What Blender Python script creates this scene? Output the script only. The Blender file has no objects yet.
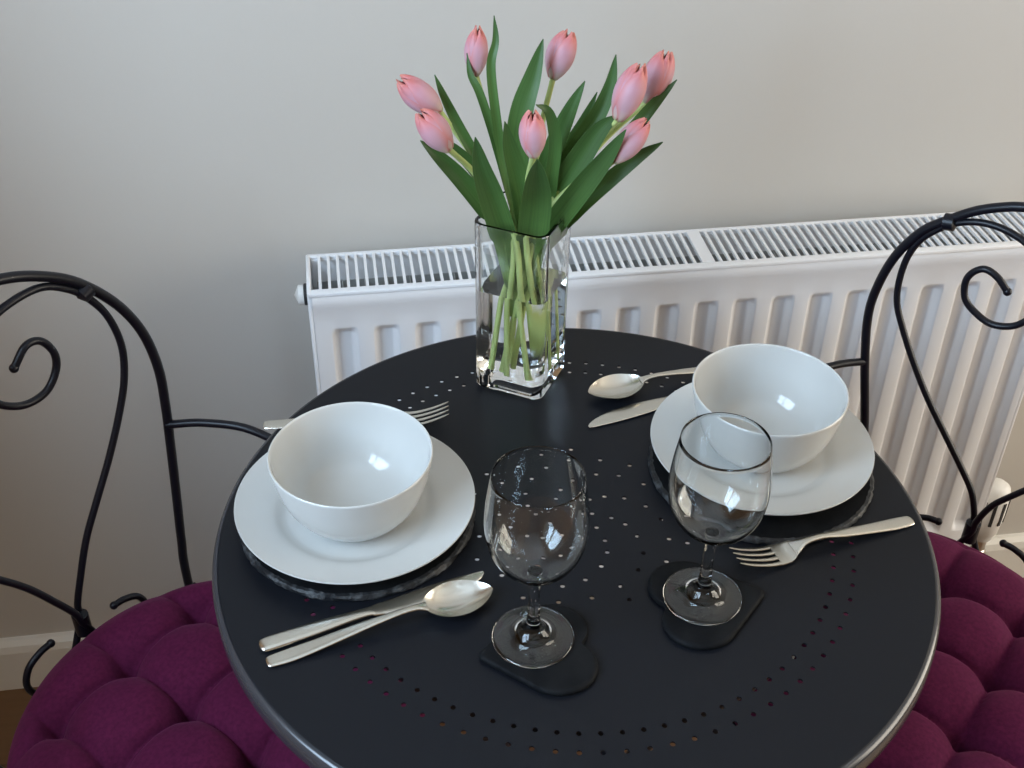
import bpy, bmesh, math, random
from mathutils import Vector, Matrix
random.seed(7)
PI = math.pi
T = 0.718                      # height of the table top
S2 = 2 ** -0.5
scn = bpy.context.scene
COL = scn.collection

# ------------------------------------------------------------------ materials
def mat(name, color=(.8, .8, .8), rough=.5, metal=0.0, spec=.5, trans=0.0, ior=1.45, sheen=0.0, coat=0.0):
    m = bpy.data.materials.new(name); m.use_nodes = True
    b = m.node_tree.nodes['Principled BSDF']
    b.inputs['Base Color'].default_value = (*color, 1)
    b.inputs['Roughness'].default_value = rough
    b.inputs['Metallic'].default_value = metal
    b.inputs['Specular IOR Level'].default_value = spec
    b.inputs['Transmission Weight'].default_value = trans
    b.inputs['IOR'].default_value = ior
    b.inputs['Sheen Weight'].default_value = sheen
    b.inputs['Coat Weight'].default_value = coat
    return m

def nodes(m):
    nt = m.node_tree
    return nt, nt.nodes['Principled BSDF']

def noise_mix(m, c1, c2, scale=20, detail=4, lo=.35, hi=.65, stretch=None):
    nt, b = nodes(m)
    tc = nt.nodes.new('ShaderNodeTexCoord'); n = nt.nodes.new('ShaderNodeTexNoise')
    n.inputs['Scale'].default_value = scale; n.inputs['Detail'].default_value = detail
    src = tc.outputs['Object']
    if stretch:
        mp = nt.nodes.new('ShaderNodeMapping'); mp.inputs['Scale'].default_value = stretch
        nt.links.new(src, mp.inputs['Vector']); src = mp.outputs['Vector']
    nt.links.new(src, n.inputs['Vector'])
    r = nt.nodes.new('ShaderNodeValToRGB')
    r.color_ramp.elements[0].position = lo; r.color_ramp.elements[0].color = (*c1, 1)
    r.color_ramp.elements[1].position = hi; r.color_ramp.elements[1].color = (*c2, 1)
    nt.links.new(n.outputs['Fac'], r.inputs['Fac']); nt.links.new(r.outputs['Color'], b.inputs['Base Color'])
    return n

def bump(m, scale=60, strength=.2, dist=.002, detail=3, stretch=None):
    nt, b = nodes(m)
    tc = nt.nodes.new('ShaderNodeTexCoord'); n = nt.nodes.new('ShaderNodeTexNoise')
    n.inputs['Scale'].default_value = scale; n.inputs['Detail'].default_value = detail
    src = tc.outputs['Object']
    if stretch:
        mp = nt.nodes.new('ShaderNodeMapping'); mp.inputs['Scale'].default_value = stretch
        nt.links.new(src, mp.inputs['Vector']); src = mp.outputs['Vector']
    nt.links.new(src, n.inputs['Vector'])
    bp = nt.nodes.new('ShaderNodeBump'); bp.inputs['Strength'].default_value = strength; bp.inputs['Distance'].default_value = dist
    nt.links.new(n.outputs['Fac'], bp.inputs['Height']); nt.links.new(bp.outputs['Normal'], b.inputs['Normal'])

def attr_ramp(m, attr, stops):
    nt, b = nodes(m)
    a = nt.nodes.new('ShaderNodeAttribute'); a.attribute_name = attr
    r = nt.nodes.new('ShaderNodeValToRGB')
    els = r.color_ramp.elements
    els[0].position = stops[0][0]; els[0].color = (*stops[0][1], 1)
    els[1].position = stops[-1][0]; els[1].color = (*stops[-1][1], 1)
    for p, c in stops[1:-1]:
        e = els.new(p); e.color = (*c, 1)
    nt.links.new(a.outputs['Fac'], r.inputs['Fac']); nt.links.new(r.outputs['Color'], b.inputs['Base Color'])
    return r

M_wall = mat('wall_paint', (.55, .525, .487), .75, spec=.25); bump(M_wall, 140, .08, .001)
M_wall_far = mat('brown_wall_paint', (.34, .235, .145), .8, spec=.2)
M_trim = mat('white_gloss_trim', (.72, .70, .65), .35)
M_ceil = mat('ceiling_paint', (.8, .79, .77), .9)
M_enamel = mat('radiator_enamel', (.78, .785, .80), .28)
M_enamel_d = mat('radiator_inner_metal', (.42, .43, .42), .6)
M_plastic = mat('white_plastic', (.78, .77, .74), .4)
M_slot = mat('dark_slot', (.03, .03, .03), .6)
M_brass = mat('nickel_fitting', (.7, .66, .6), .3, 1)
M_iron = mat('black_wrought_iron', (.006, .0065, .011), .34, spec=.35); bump(M_iron, 300, .15, .0006)
M_table = mat('black_powder_coat', (.0055, .0065, .0095), .40, spec=.26); bump(M_table, 900, .12, .0004)
M_rim = mat('worn_dark_grey_rim', (.035, .036, .042), .22, spec=.8)
M_ceramic = mat('white_glazed_ceramic', (.55, .55, .53), .12, spec=.5, coat=.3)
M_glass = mat('clear_glass', (.985, .995, .99), .0, trans=1.0, ior=1.47)
M_vglass = mat('clear_vase_glass', (.985, .995, .99), .0, trans=1.0, ior=1.47)
M_water = mat('water', (.98, 1, .99), 0, trans=1.0, ior=1.333)
M_wet = bpy.data.materials.new('wet_glass_surface'); M_wet.use_nodes = True
_nt = M_wet.node_tree; _nt.nodes.clear()
_g = _nt.nodes.new('ShaderNodeBsdfGlass'); _g.inputs['IOR'].default_value = 1.333 / 1.47; _g.inputs['Roughness'].default_value = 0
_o = _nt.nodes.new('ShaderNodeOutputMaterial'); _nt.links.new(_g.outputs['BSDF'], _o.inputs['Surface'])
M_steel = mat('stainless_steel', (.66, .64, .58), .24, 1.0); bump(M_steel, 250, .03, .0004)
M_slate = mat('slate', (.02, .021, .022), .5)
noise_mix(M_slate, (.0045, .005, .006), (.009, .0095, .0105), 45, 6); bump(M_slate, 130, .4, .001, 6); nodes(M_slate)[1].inputs['Specular IOR Level'].default_value = .1; nodes(M_slate)[1].inputs['Roughness'].default_value = .62
M_slate_edge = mat('chipped_slate_edge', (.09, .095, .1), .5)
noise_mix(M_slate_edge, (.006, .0065, .008), (.062, .066, .07), 140, 5, .5, .74); bump(M_slate_edge, 260, .6, .0015, 5)
M_velvet = mat('purple_cotton_velvet', (.16, .010, .085), .85, spec=.12, sheen=.12)
nt_, b_ = nodes(M_velvet); b_.inputs['Sheen Tint'].default_value = (.9, .3, .6, 1); b_.inputs['Sheen Roughness'].default_value = .4
noise_mix(M_velvet, (.066, .0065, .031), (.096, .010, .045), 260, 3, .3, .7); bump(M_velvet, 700, .2, .0006)
M_stem = mat('tulip_stem_green', (.50, .60, .22), .45)
def leaf_streaks(m):
    # fine veins along the blade, a little paler and darker by turns
    nt, b = nodes(m)
    a = nt.nodes.new('ShaderNodeAttribute'); a.attribute_name = 'across'
    g = nt.nodes.new('ShaderNodeAttribute'); g.attribute_name = 'grow'
    cb = nt.nodes.new('ShaderNodeCombineXYZ'); nt.links.new(a.outputs['Fac'], cb.inputs['X']); nt.links.new(g.outputs['Fac'], cb.inputs['Y'])
    mp = nt.nodes.new('ShaderNodeMapping'); mp.inputs['Scale'].default_value = (9, 1.6, 1); nt.links.new(cb.outputs['Vector'], mp.inputs['Vector'])
    n = nt.nodes.new('ShaderNodeTexNoise'); n.inputs['Scale'].default_value = 1; n.inputs['Detail'].default_value = 3; nt.links.new(mp.outputs['Vector'], n.inputs['Vector'])
    r = nt.nodes.new('ShaderNodeValToRGB'); r.color_ramp.elements[0].position = .3; r.color_ramp.elements[0].color = (.62, .68, .66, 1)
    r.color_ramp.elements[1].position = .7; r.color_ramp.elements[1].color = (1.0, 1.0, 1.0, 1); nt.links.new(n.outputs['Fac'], r.inputs['Fac'])
    mx = nt.nodes.new('ShaderNodeMixRGB'); mx.blend_type = 'MULTIPLY'; mx.inputs['Fac'].default_value = 1
    src = b.inputs['Base Color'].links[0].from_socket
    nt.links.new(src, mx.inputs['Color1']); nt.links.new(r.outputs['Color'], mx.inputs['Color2']); nt.links.new(mx.outputs['Color'], b.inputs['Base Color'])
M_leaf = mat('tulip_leaf_green', (.06, .19, .045), .42)
attr_ramp(M_leaf, 'grow', [(0, (.30, .42, .13)), (.3, (.10, .205, .05)), (1, (.058, .125, .036))])
leaf_streaks(M_leaf)
bump(M_leaf, 60, .25, .001, 3)
nodes(M_leaf)[1].inputs['Specular IOR Level'].default_value = .4
M_petal = mat('pink_petal', (.8, .3, .33), .5)
attr_ramp(M_petal, 'grow', [(0, (.50, .50, .30)), (.08, (.60, .46, .41)), (.25, (.53, .33, .37)), (.65, (.52, .27, .32)), (.88, (.57, .18, .18)), (1, (.60, .22, .17))])
def petal_edges(m):
    # paler margins on each petal
    nt, b = nodes(m)
    a = nt.nodes.new('ShaderNodeAttribute'); a.attribute_name = 'across'
    r = nt.nodes.new('ShaderNodeValToRGB'); r.color_ramp.elements[0].position = .45; r.color_ramp.elements[0].color = (0, 0, 0, 1); r.color_ramp.elements[1].position = 1; r.color_ramp.elements[1].color = (.9, .9, .9, 1)
    ab = nt.nodes.new('ShaderNodeMath'); ab.operation = 'ABSOLUTE'
    nt.links.new(a.outputs['Fac'], ab.inputs[0]); nt.links.new(ab.outputs[0], r.inputs['Fac'])
    mx = nt.nodes.new('ShaderNodeMixRGB'); mx.inputs['Color2'].default_value = (.58, .20, .20, 1)
    src = b.inputs['Base Color'].links[0].from_socket
    nt.links.new(r.outputs['Color'], mx.inputs['Fac']); nt.links.new(src, mx.inputs['Color1']); nt.links.new(mx.outputs['Color'], b.inputs['Base Color'])
petal_edges(M_petal)
nodes(M_petal)[1].inputs['Subsurface Weight'].default_value = .15
nodes(M_petal)[1].inputs['Subsurface Radius'].default_value = (.004, .002, .002)
M_hidden = mat('pale_bract', (.75, .55, .62), .5)

M_floor = mat('oak_laminate', (.35, .2, .1), .35)
def build_floor_mat(m):
    nt, b = nodes(m)
    tc = nt.nodes.new('ShaderNodeTexCoord')
    br = nt.nodes.new('ShaderNodeTexBrick')
    br.inputs['Scale'].default_value = 1
    br.inputs['Brick Width'].default_value = 1.2; br.inputs['Row Height'].default_value = .19
    br.inputs['Mortar Size'].default_value = .002
    br.inputs['Color1'].default_value = (.16, .085, .04, 1); br.inputs['Color2'].default_value = (.20, .11, .052, 1)
    br.inputs['Mortar'].default_value = (.12, .07, .04, 1)
    nt.links.new(tc.outputs['Object'], br.inputs['Vector'])
    mp = nt.nodes.new('ShaderNodeMapping'); mp.inputs['Scale'].default_value = (2, 30, 1)
    n = nt.nodes.new('ShaderNodeTexNoise'); n.inputs['Scale'].default_value = 3; n.inputs['Detail'].default_value = 6
    nt.links.new(tc.outputs['Object'], mp.inputs['Vector']); nt.links.new(mp.outputs['Vector'], n.inputs['Vector'])
    mx = nt.nodes.new('ShaderNodeMixRGB'); mx.blend_type = 'MULTIPLY'; mx.inputs['Fac'].default_value = .6
    r = nt.nodes.new('ShaderNodeValToRGB'); r.color_ramp.elements[0].color = (.6, .55, .5, 1); r.color_ramp.elements[0].position = .3
    nt.links.new(n.outputs['Fac'], r.inputs['Fac'])
    nt.links.new(br.outputs['Color'], mx.inputs['Color1']); nt.links.new(r.outputs['Color'], mx.inputs['Color2'])
    nt.links.new(mx.outputs['Color'], b.inputs['Base Color'])
build_floor_mat(M_floor)

# ------------------------------------------------------------------ mesh helpers
def obj(name, bm, m, parent=None, loc=None, smooth=True, angle=40, orient=True):
    if orient and bm.faces: bmesh.ops.recalc_face_normals(bm, faces=bm.faces[:])
    me = bpy.data.meshes.new(name); bm.to_mesh(me); bm.free()
    me.materials.append(m)
    if smooth:
        me.polygons.foreach_set('use_smooth', [True] * len(me.polygons))
        me.set_sharp_from_angle(angle=math.radians(angle))
    o = bpy.data.objects.new(name, me); COL.objects.link(o)
    if parent is not None: o.parent = parent
    if loc is not None: o.location = loc
    return o

def tag(o, label=None, cat=None, group=None, kind=None):
    if label: o['label'] = label
    if cat: o['category'] = cat
    if group: o['group'] = group
    if kind: o['kind'] = kind
    return o

def thing(name, label, cat, loc=(0, 0, 0), rotz=0, group=None):
    o = bpy.data.objects.new(name, None); COL.objects.link(o)
    o.empty_display_size = .05
    o.location = loc; o.rotation_euler = (0, 0, rotz)
    return tag(o, label, cat, group)

def catmull(pts, n=6, closed=False):
    P = [Vector(p) for p in pts]; out = []
    N = len(P)
    if N < 3 and not closed:
        return [P[0].lerp(P[-1], i / n) for i in range(n + 1)]
    rng = range(N if closed else N - 1)
    for i in rng:
        if closed: a, b, c, d = P[i - 1], P[i], P[(i + 1) % N], P[(i + 2) % N]
        else:
            b, c = P[i], P[i + 1]
            a = P[i - 1] if i > 0 else b * 2 - c
            d = P[i + 2] if i + 2 < N else c * 2 - b
        for k in range(n):
            t = k / n
            out.append(.5 * ((2 * b) + (c - a) * t + (2 * a - 5 * b + 4 * c - d) * t * t + (3 * b - a - 3 * c + d) * t ** 3))
    if not closed: out.append(P[-1].copy())
    return out

def add_tube(bm, pts, r, sides=10, closed=False, ball=False):
    """sweep of a round section along pts; r is a number or a function of 0..1"""
    N = len(pts); rf = r if callable(r) else (lambda t: r)
    tang = []
    for i in range(N):
        if closed: d = pts[(i + 1) % N] - pts[i - 1]
        else: d = pts[min(i + 1, N - 1)] - pts[max(i - 1, 0)]
        tang.append(d.normalized())
    up = Vector((0, 0, 1)) if abs(tang[0].z) < .9 else Vector((1, 0, 0))
    nrm = (up - tang[0] * up.dot(tang[0])).normalized()
    rings = []
    for i in range(N):
        nrm = (nrm - tang[i] * nrm.dot(tang[i])).normalized()
        bi = tang[i].cross(nrm)
        rr = rf(i / max(1, N - 1))
        rings.append([bm.verts.new(pts[i] + (nrm * math.cos(2 * PI * k / sides) + bi * math.sin(2 * PI * k / sides)) * rr) for k in range(sides)])
    for i in range(N if closed else N - 1):
        a, b = rings[i], rings[(i + 1) % N]
        for k in range(sides):
            bm.faces.new((a[k], a[(k + 1) % sides], b[(k + 1) % sides], b[k]))
    if not closed:
        for i, sg in ((0, -1), (N - 1, 1)):
            c = bm.verts.new(pts[i] + tang[i] * sg * rf(i / max(1, N - 1)) * .45)
            ring = rings[i]
            for k in range(sides): bm.faces.new((ring[k], ring[(k + 1) % sides], c))
    return bm

def tube(pts, r, sides=10, closed=False, n=6, smooth=True):
    bm = bmesh.new()
    P = catmull(pts, n, closed) if smooth else [Vector(p) for p in pts]
    return add_tube(bm, P, r, sides, closed)

def add_ball(bm, c, r, sx=1, sy=1, sz=1, seg=12):
    mt = Matrix.Translation(c) @ Matrix.Diagonal((sx, sy, sz, 1))
    bmesh.ops.create_uvsphere(bm, u_segments=seg, v_segments=seg // 2 + 2, radius=r, matrix=mt)

def lathe(profile, seg=72, bm=None, jitter=None, cap0=False, cap1=False):
    """profile: list of (r, z); r==0 closes to a pole"""
    bm = bm or bmesh.new(); rings = []
    for (r, z) in profile:
        if r <= 1e-7: rings.append([bm.verts.new((0, 0, z))])
        else:
            ring = []
            for k in range(seg):
                a = 2 * PI * k / seg
                rr = r + (jitter(a, r, z) if jitter else 0)
                ring.append(bm.verts.new((rr * math.cos(a), rr * math.sin(a), z)))
            rings.append(ring)
    for a, b in zip(rings, rings[1:]):
        if len(a) == 1 and len(b) == 1: continue
        for k in range(seg):
            k2 = (k + 1) % seg
            if len(a) == 1: bm.faces.new((a[0], b[k], b[k2]))
            elif len(b) == 1: bm.faces.new((a[k], a[k2], b[0]))
            else: bm.faces.new((a[k], a[k2], b[k2], b[k]))
    return bm

def smooth_profile(pts, n=4):
    return [(v.x, v.y) for v in catmull([(a, b, 0) for a, b in pts], n)]

def add_box(bm, lo, hi, bevel=0.0, seg=2):
    c = [(a + b) / 2 for a, b in zip(lo, hi)]; d = [b - a for a, b in zip(lo, hi)]
    r = bmesh.ops.create_cube(bm, size=1, matrix=Matrix.Translation(c) @ Matrix.Diagonal((*d, 1)))
    if bevel:
        vs = set(r['verts'])
        es = [e for e in bm.edges if e.verts[0] in vs and e.verts[1] in vs]
        bmesh.ops.bevel(bm, geom=es, offset=bevel, segments=seg, profile=.5, affect='EDGES')
    return bm

def box(lo, hi, bevel=0.0, seg=2):
    return add_box(bmesh.new(), lo, hi, bevel, seg)

def loft(stations, sides=14, power=2.4, bm=None):
    """closed loft along x of super-ellipse sections: (x, y, z, half_width, half_thickness)"""
    bm = bm or bmesh.new(); rings = []
    for (x, y, z, w, t) in stations:
        ring = []
        for k in range(sides):
            a = 2 * PI * k / sides; c, s = math.cos(a), math.sin(a)
            ring.append(bm.verts.new((x, y + w * math.copysign(abs(c) ** (2 / power), c), z + t * math.copysign(abs(s) ** (2 / power), s))))
        rings.append(ring)
    for a, b in zip(rings, rings[1:]):
        for k in range(sides):
            bm.faces.new((a[k], a[(k + 1) % sides], b[(k + 1) % sides], b[k]))
    bm.faces.new(rings[0]); bm.faces.new(rings[-1])
    return bm

def interp(tab, x):
    for (x0, *a), (x1, *b) in zip(tab, tab[1:]):
        if x <= x1:
            t = max(0, (x - x0) / (x1 - x0)); t = t * t * (3 - 2 * t) if False else t
            return [p + (q - p) * t for p, q in zip(a, b)]
    return list(tab[-1][1:])

def dense(tab, n):
    """smooth resampling of a station table"""
    P = [Vector((a[0], a[1], a[2])) for a in tab]; Q = [Vector((a[3], a[4], 0)) for a in tab]
    A = catmull(P, n); B = catmull(Q, n)
    return [(a.x, a.y, a.z, max(b.x, .0002), max(b.y, .0002)) for a, b in zip(A, B)]

def copy_tree(o, parent=None):
    c = o.copy(); COL.objects.link(c); c.parent = parent
    for ch in list(o.children): copy_tree(ch, c)
    return c

# ------------------------------------------------------------------ room shell
YW = .529
X0, X1, Y0, ZC = -.84, 2.2, -2.6, 2.4
def struct(name, bm, m, smooth=False, parent=None):
    o = obj(name, bm, m, parent, smooth=smooth)
    o['kind'] = 'structure'
    return o
TH = .1
struct('floor', box((X0 - TH, Y0 - TH, -.05), (X1 + TH, YW + TH, 0)), M_floor)
struct('ceiling', box((X0 - TH, Y0 - TH, ZC), (X1 + TH, YW + TH, ZC + .05)), M_ceil)
struct('wall_back', box((X0, YW, 0), (X1, YW + TH, ZC)), M_wall)

def wall_with_hole(axis, at, thick, u0, u1, hole):
    """wall across one axis with one window hole (u0,u1,z0,z1)"""
    a0, a1, z0, z1 = hole; bm = bmesh.new()
    def slab(ua, ub, za, zb):
        if axis == 'x': add_box(bm, (at, ua, za), (at + thick, ub, zb))
        else: add_box(bm, (ua, at, za), (ub, at + thick, zb))
    slab(u0, a0, 0, ZC); slab(a1, u1, 0, ZC); slab(a0, a1, z1, ZC)
    if z0 > 0: slab(a0, a1, 0, z0)
    return bm
WL = (-1.45, .02, 1.02, 2.1)      # left wall window   (y0,y1,z0,z1)
WR = (-1.20, .38, .30, 2.1)     # right wall window
TW = .2
struct('wall_left', wall_with_hole('x', X0 - TW, TW, Y0, YW + TH, WL), M_wall_far)
struct('wall_right', wall_with_hole('x', X1, TH, Y0, YW + TH, WR), M_wall_far)
struct('wall_front', box((X0 - TH, Y0 - TH, 0), (X1 + TH, Y0, ZC)), M_wall_far)

def window(name, x, hole, fr=.05, mull=1):
    a0, a1, z0, z1 = hole; bm = bmesh.new(); d = .03
    add_box(bm, (x - d, a0, z0), (x + d, a0 + fr, z1)); add_box(bm, (x - d, a1 - fr, z0), (x + d, a1, z1))
    add_box(bm, (x - d, a0 + fr, z0), (x + d, a1 - fr, z0 + fr)); add_box(bm, (x - d, a0 + fr, z1 - fr), (x + d, a1 - fr, z1))
    for k in range(mull):
        yc = a0 + (a1 - a0) * (k + 1) / (mull + 1)
        add_box(bm, (x - d, yc - fr / 2, z0 + fr), (x + d, yc + fr / 2, z1 - fr))
    struct(name, bm, M_trim)
window('window_1', X0 - TW + .04, WL)
window('window_2', X1 + TH / 2, WR)

# skirting board on the back wall
bm = bmesh.new()
prof = [(0, 0), (-.016, 0), (-.016, .075), (-.013, .086), (-.006, .092), (0, .093)]
for x in (X0, X1):
    for (y, z) in prof: bm.verts.new((x, YW + y, z))
bm.verts.ensure_lookup_table(); n = len(prof)
for k in range(n): bm.faces.new((bm.verts[k], bm.verts[(k + 1) % n], bm.verts[n + (k + 1) % n], bm.verts[n + k]))
bm.faces.new([bm.verts[k] for k in range(n)]); bm.faces.new([bm.verts[n + k] for k in range(n)])
struct('baseboard_back', bm, M_trim)

# ------------------------------------------------------------------ radiator
RX0, RX1, RZ0, RZ1, RYF, RYB = -.2165, .689, T - .525, T - .009, .4045, .492
def radiator():
    t = thing('radiator', 'white panel radiator with slotted top grille fixed to the wall behind the table', 'radiator', (0, 0, 0))
    pitch = .0467; g0 = -.195; ng = 19
    # corrugated front panel: x profile (offset back from the front plane)
    def row(depth_scale):
        xs = [(RX0 + .004, 0)]
        for k in range(ng):
            a = g0 + k * pitch
            w = .031
            if a + w > RX1 - .008: break
            soft = [(0, 0), (.12, .03), (.32, .25), (.5, .5), (.68, .75), (.88, .97), (1, 1)]
            xs += [(a + .0095 * u, depth_scale * q) for u, q in soft]
            xs += [(a + w - .0095 * u, depth_scale * q) for u, q in soft[::-1]]
        xs.append((RX1 - .004, 0))
        return xs
    zs = [(RZ0, 0), (RZ0 + .045, 0), (RZ0 + .0455, .02), (RZ0 + .0505, .5), (RZ0 + .0555, .97), (RZ0 + .057, 1), (RZ1 - .061, 1), (RZ1 - .0595, .97), (RZ1 - .0545, .5), (RZ1 - .0495, .03), (RZ1 - .048, 0), (RZ1 - .022, 0), (RZ1 - .013, -.35), (RZ1 - .004, -.1)]
    bm = bmesh.new(); grid = []
    D = .010
    for (z, s) in zs:
        r = []
        for (x, d) in row(D):
            yy = RYF + .004 + (d * s if s > 0 else 0)
            if s < 0: yy = RYF + .004 + s * .012
            r.append(bm.verts.new((x, yy, z)))
        grid.append(r)
    for a, b in zip(grid, grid[1:]):
        for k in range(len(a) - 1): bm.faces.new((a[k], a[k + 1], b[k + 1], b[k]))
    # back skin so that the panel has thickness
    back = [[bm.verts.new((v.co.x, v.co.y + .006, v.co.z)) for v in r] for r in grid]
    for a, b in zip(back, back[1:]):
        for k in range(len(a) - 1): bm.faces.new((a[k], b[k], b[k + 1], a[k + 1]))
    m_, n_ = len(grid), len(grid[0])
    for i in range(m_ - 1):
        bm.faces.new((grid[i][0], grid[i + 1][0], back[i + 1][0], back[i][0]))
        bm.faces.new((grid[i][-1], back[i][-1], back[i + 1][-1], grid[i + 1][-1]))
    for k in range(n_ - 1):
        bm.faces.new((grid[0][k], back[0][k], back[0][k + 1], grid[0][k + 1]))
        bm.faces.new((grid[-1][k], grid[-1][k + 1], back[-1][k + 1], back[-1][k]))
    obj('front_panel', bm, M_enamel, t, angle=62)
    obj('back_panel', box((RX0 + .004, RYB - .006, RZ0), (RX1 - .004, RYB, RZ1 - .004), .002), M_enamel, t)
    obj('convector_fins', fins(), M_enamel_d, t, smooth=False)
    # top grille: rails and slats in one pierced cover
    bm = bmesh.new(); zt = RZ1
    add_box(bm, (RX0, RYF + .001, zt - .005), (RX1, RYF + .012, zt), .0015)
    add_box(bm, (RX0, RYB - .005, zt - .005), (RX1, RYB + .001, zt), .0012)
    sp = .01040; x = RX0 + .014; k = 0
    while x < RX1 - .006:
        w = .0016
        if abs(x - (.2355 + .006)) < .008:
            pass
        else:
            add_box(bm, (x - w, RYF + .0115, zt - .0038), (x + w, RYB - .0045, zt - .0004))
        x += sp; k += 1
    add_box(bm, (.2325, RYF + .0115, zt - .0045), (.2475, RYB - .0045, zt - .0001))
    obj('top_grille', bm, M_enamel, t)
    for sx, nm in ((RX0, 0), (RX1, 1)):
        lo, hi = (sx - .001, sx + .004) if nm == 0 else (sx - .004, sx + .001)
        o = obj('side_panel', box((lo, RYF + .004, RZ0 + .01), (hi, RYB, RZ1 + .0005), .0015), M_enamel, t)
    # bleed plug on the left end
    bm = bmesh.new(); P = [Vector((RX0 - .001, .450, T - .036)), Vector((RX0 - .005, .450, T - .036))]
    add_tube(bm, P, .0125, 20); obj('vent_collar', bm, M_slot, t)
    bm = bmesh.new(); P = [Vector((RX0 - .0045, .450, T - .036)), Vector((RX0 - .006, .450, T - .036)), Vector((RX0 - .0115, .450, T - .036)), Vector((RX0 - .0125, .450, T - .036))]
    add_tube(bm, P, lambda s: .0115 if .1 < s < .9 else .0095, 20); obj('vent_cap', bm, M_plastic, t)
    # valve at the right lower end
    vx, vy = .729, .452
    bm = lathe([(0, 0), (.015, 0), (.0165, .004), (.0165, .010), (.0205, .016), (.0225, .05), (.022, .085), (.019, .098), (.012, .104), (0, .105)], 32)
    v = obj('valve_head', bm, M_plastic, t, (vx, vy, T - .541))
    bm = bmesh.new()
    for k in range(10):
        a = 2 * PI * k / 10
        mt = Matrix.Rotation(a, 4, 'Z') @ Matrix.Translation((.0217, 0, .06)) @ Matrix.Diagonal((.0035, .0045, .042, 1))
        bmesh.ops.create_cube(bm, size=1, matrix=mt)
    obj('grip_slots', bm, M_slot, v)
    bm = bmesh.new()
    add_tube(bm, [Vector((vx, vy, T - .60)), Vector((vx, vy, T - .535))], .011, 16)
    add_tube(bm, [Vector((RX1 - .002, vy, T - .575)), Vector((vx, vy, T - .575))], .010, 16)
    add_ball(bm, (vx, vy, T - .575), .016)
    obj('valve_body', bm, M_brass, t)
    obj('supply_pipe', tube([(vx, vy, T - .597), (vx, vy, .06), (vx, vy, -.0)], .0075, 14), M_plastic, t)
    return t
def fins():
    bm = bmesh.new()
    x = RX0 + .012
    while x < RX1 - .016:
        # one folded steel convector strip
        add_box(bm, (x, RYF + .022, RZ0 + .03), (x + .0012, RYB - .012, RZ1 - .03))
        x += .026
    add_box(bm, (RX0 + .010, RYF + .0215, RZ0 + .03), (RX1 - .010, RYF + .0225, RZ1 - .03))
    add_box(bm, (RX0 + .010, RYB - .0125, RZ0 + .03), (RX1 - .010, RYB - .0115, RZ1 - .03))
    return bm
radiator()

# ------------------------------------------------------------------ round table
def table():
    t = thing('bistro_table', 'round dark grey metal bistro table pierced with rings of small holes', 'table', (0, 0, 0))
    bm = lathe([(0, -.0014), (.291, -.0014), (.294, -.0014), (.2955, -.0006), (.2945, -.0001), (.292, 0), (0, 0)], 192)
    # merge disc centre fans into flat n-gons so the piercing stays clean
    bmesh.ops.dissolve_limit(bm, angle_limit=.0005, verts=bm.verts[:], edges=bm.edges[:])
    top = obj('tabletop', bm, M_table, t, (0, 0, T), smooth=False)
    cut = bmesh.new()
    holes = []
    for k in range(88):
        a = math.radians(-87.8 + 360 / 88 * k)
        for r in (.2155, .2315): holes.append((r * math.cos(a), .0025 + r * math.sin(a)))
    rs = [.020, .033, .0437, .055, .0665, .0745, .081, .0865, .092, .0965]
    an = [78, 54, 41, 26, 10, -5, -22, -40, -57, -74]
    for arm in range(7):
        for r, a in zip(rs, an):
            q = math.radians(a + arm * 360 / 7)
            holes.append((r * math.cos(q), .002 + r * math.sin(q)))
    for (x, y) in holes:
        bmesh.ops.create_cone(cut, cap_ends=True, segments=12, radius1=.0021, radius2=.0021, depth=.02, matrix=Matrix.Translation((x, y, 0)))
    me = bpy.data.meshes.new('piercing'); cut.to_mesh(me); cut.free()
    co = bpy.data.objects.new('piercing', me); COL.objects.link(co); co.location = (0, 0, T)
    md = top.modifiers.new('pierce', 'BOOLEAN'); md.operation = 'DIFFERENCE'; md.solver = 'EXACT'; md.object = co
    bpy.context.view_layer.update()
    dg = bpy.context.evaluated_depsgraph_get()
    new = bpy.data.meshes.new_from_object(top.evaluated_get(dg))
    top.modifiers.clear(); top.data = new; new.name = 'tabletop'
    bpy.data.objects.remove(co); bpy.data.meshes.remove(me)
    # rolled rim
    R = .2955
    prof = [(R - .0035, -.0016), (R - .0012, -.0004), (R + .0012, -.0008), (R + .0034, -.0030), (R + .0045, -.0065), (R + .0045, -.018), (R + .0035, -.021), (R + .0015, -.022),
            (R + .0005, -.021), (R + .0012, -.018), (R + .0012, -.0065), (R, -.0045), (R - .0035, -.0035), (R - .0035, -.0016)]
    obj('rim', lathe(prof, 192), M_rim, t, (0, 0, T), angle=60)
    # frame under the top: ring and four bowed legs meeting at a waist ring
    obj('support_ring', tube([(.20 * math.cos(2 * PI * k / 16), .20 * math.sin(2 * PI * k / 16), T - .012) for k in range(16)], .0075, 10, True, 4), M_iron, t)
    obj('waist_ring', tube([(.062 * math.cos(2 * PI * k / 12), .062 * math.sin(2 * PI * k / 12), .36) for k in range(12)], .006, 10, True, 4), M_iron, t)
    for k in range(4):
        a = 2 * PI * k / 4 + PI / 4
        prof = [(.200, T - .020), (.150, .62), (.085, .48), (.068, .36), (.085, .24), (.15, .10), (.225, .012)]
        obj('leg', tube([(r * math.cos(a), r * math.sin(a), z) for r, z in prof], .0085, 12), M_iron, t)
    return t
table()

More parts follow.
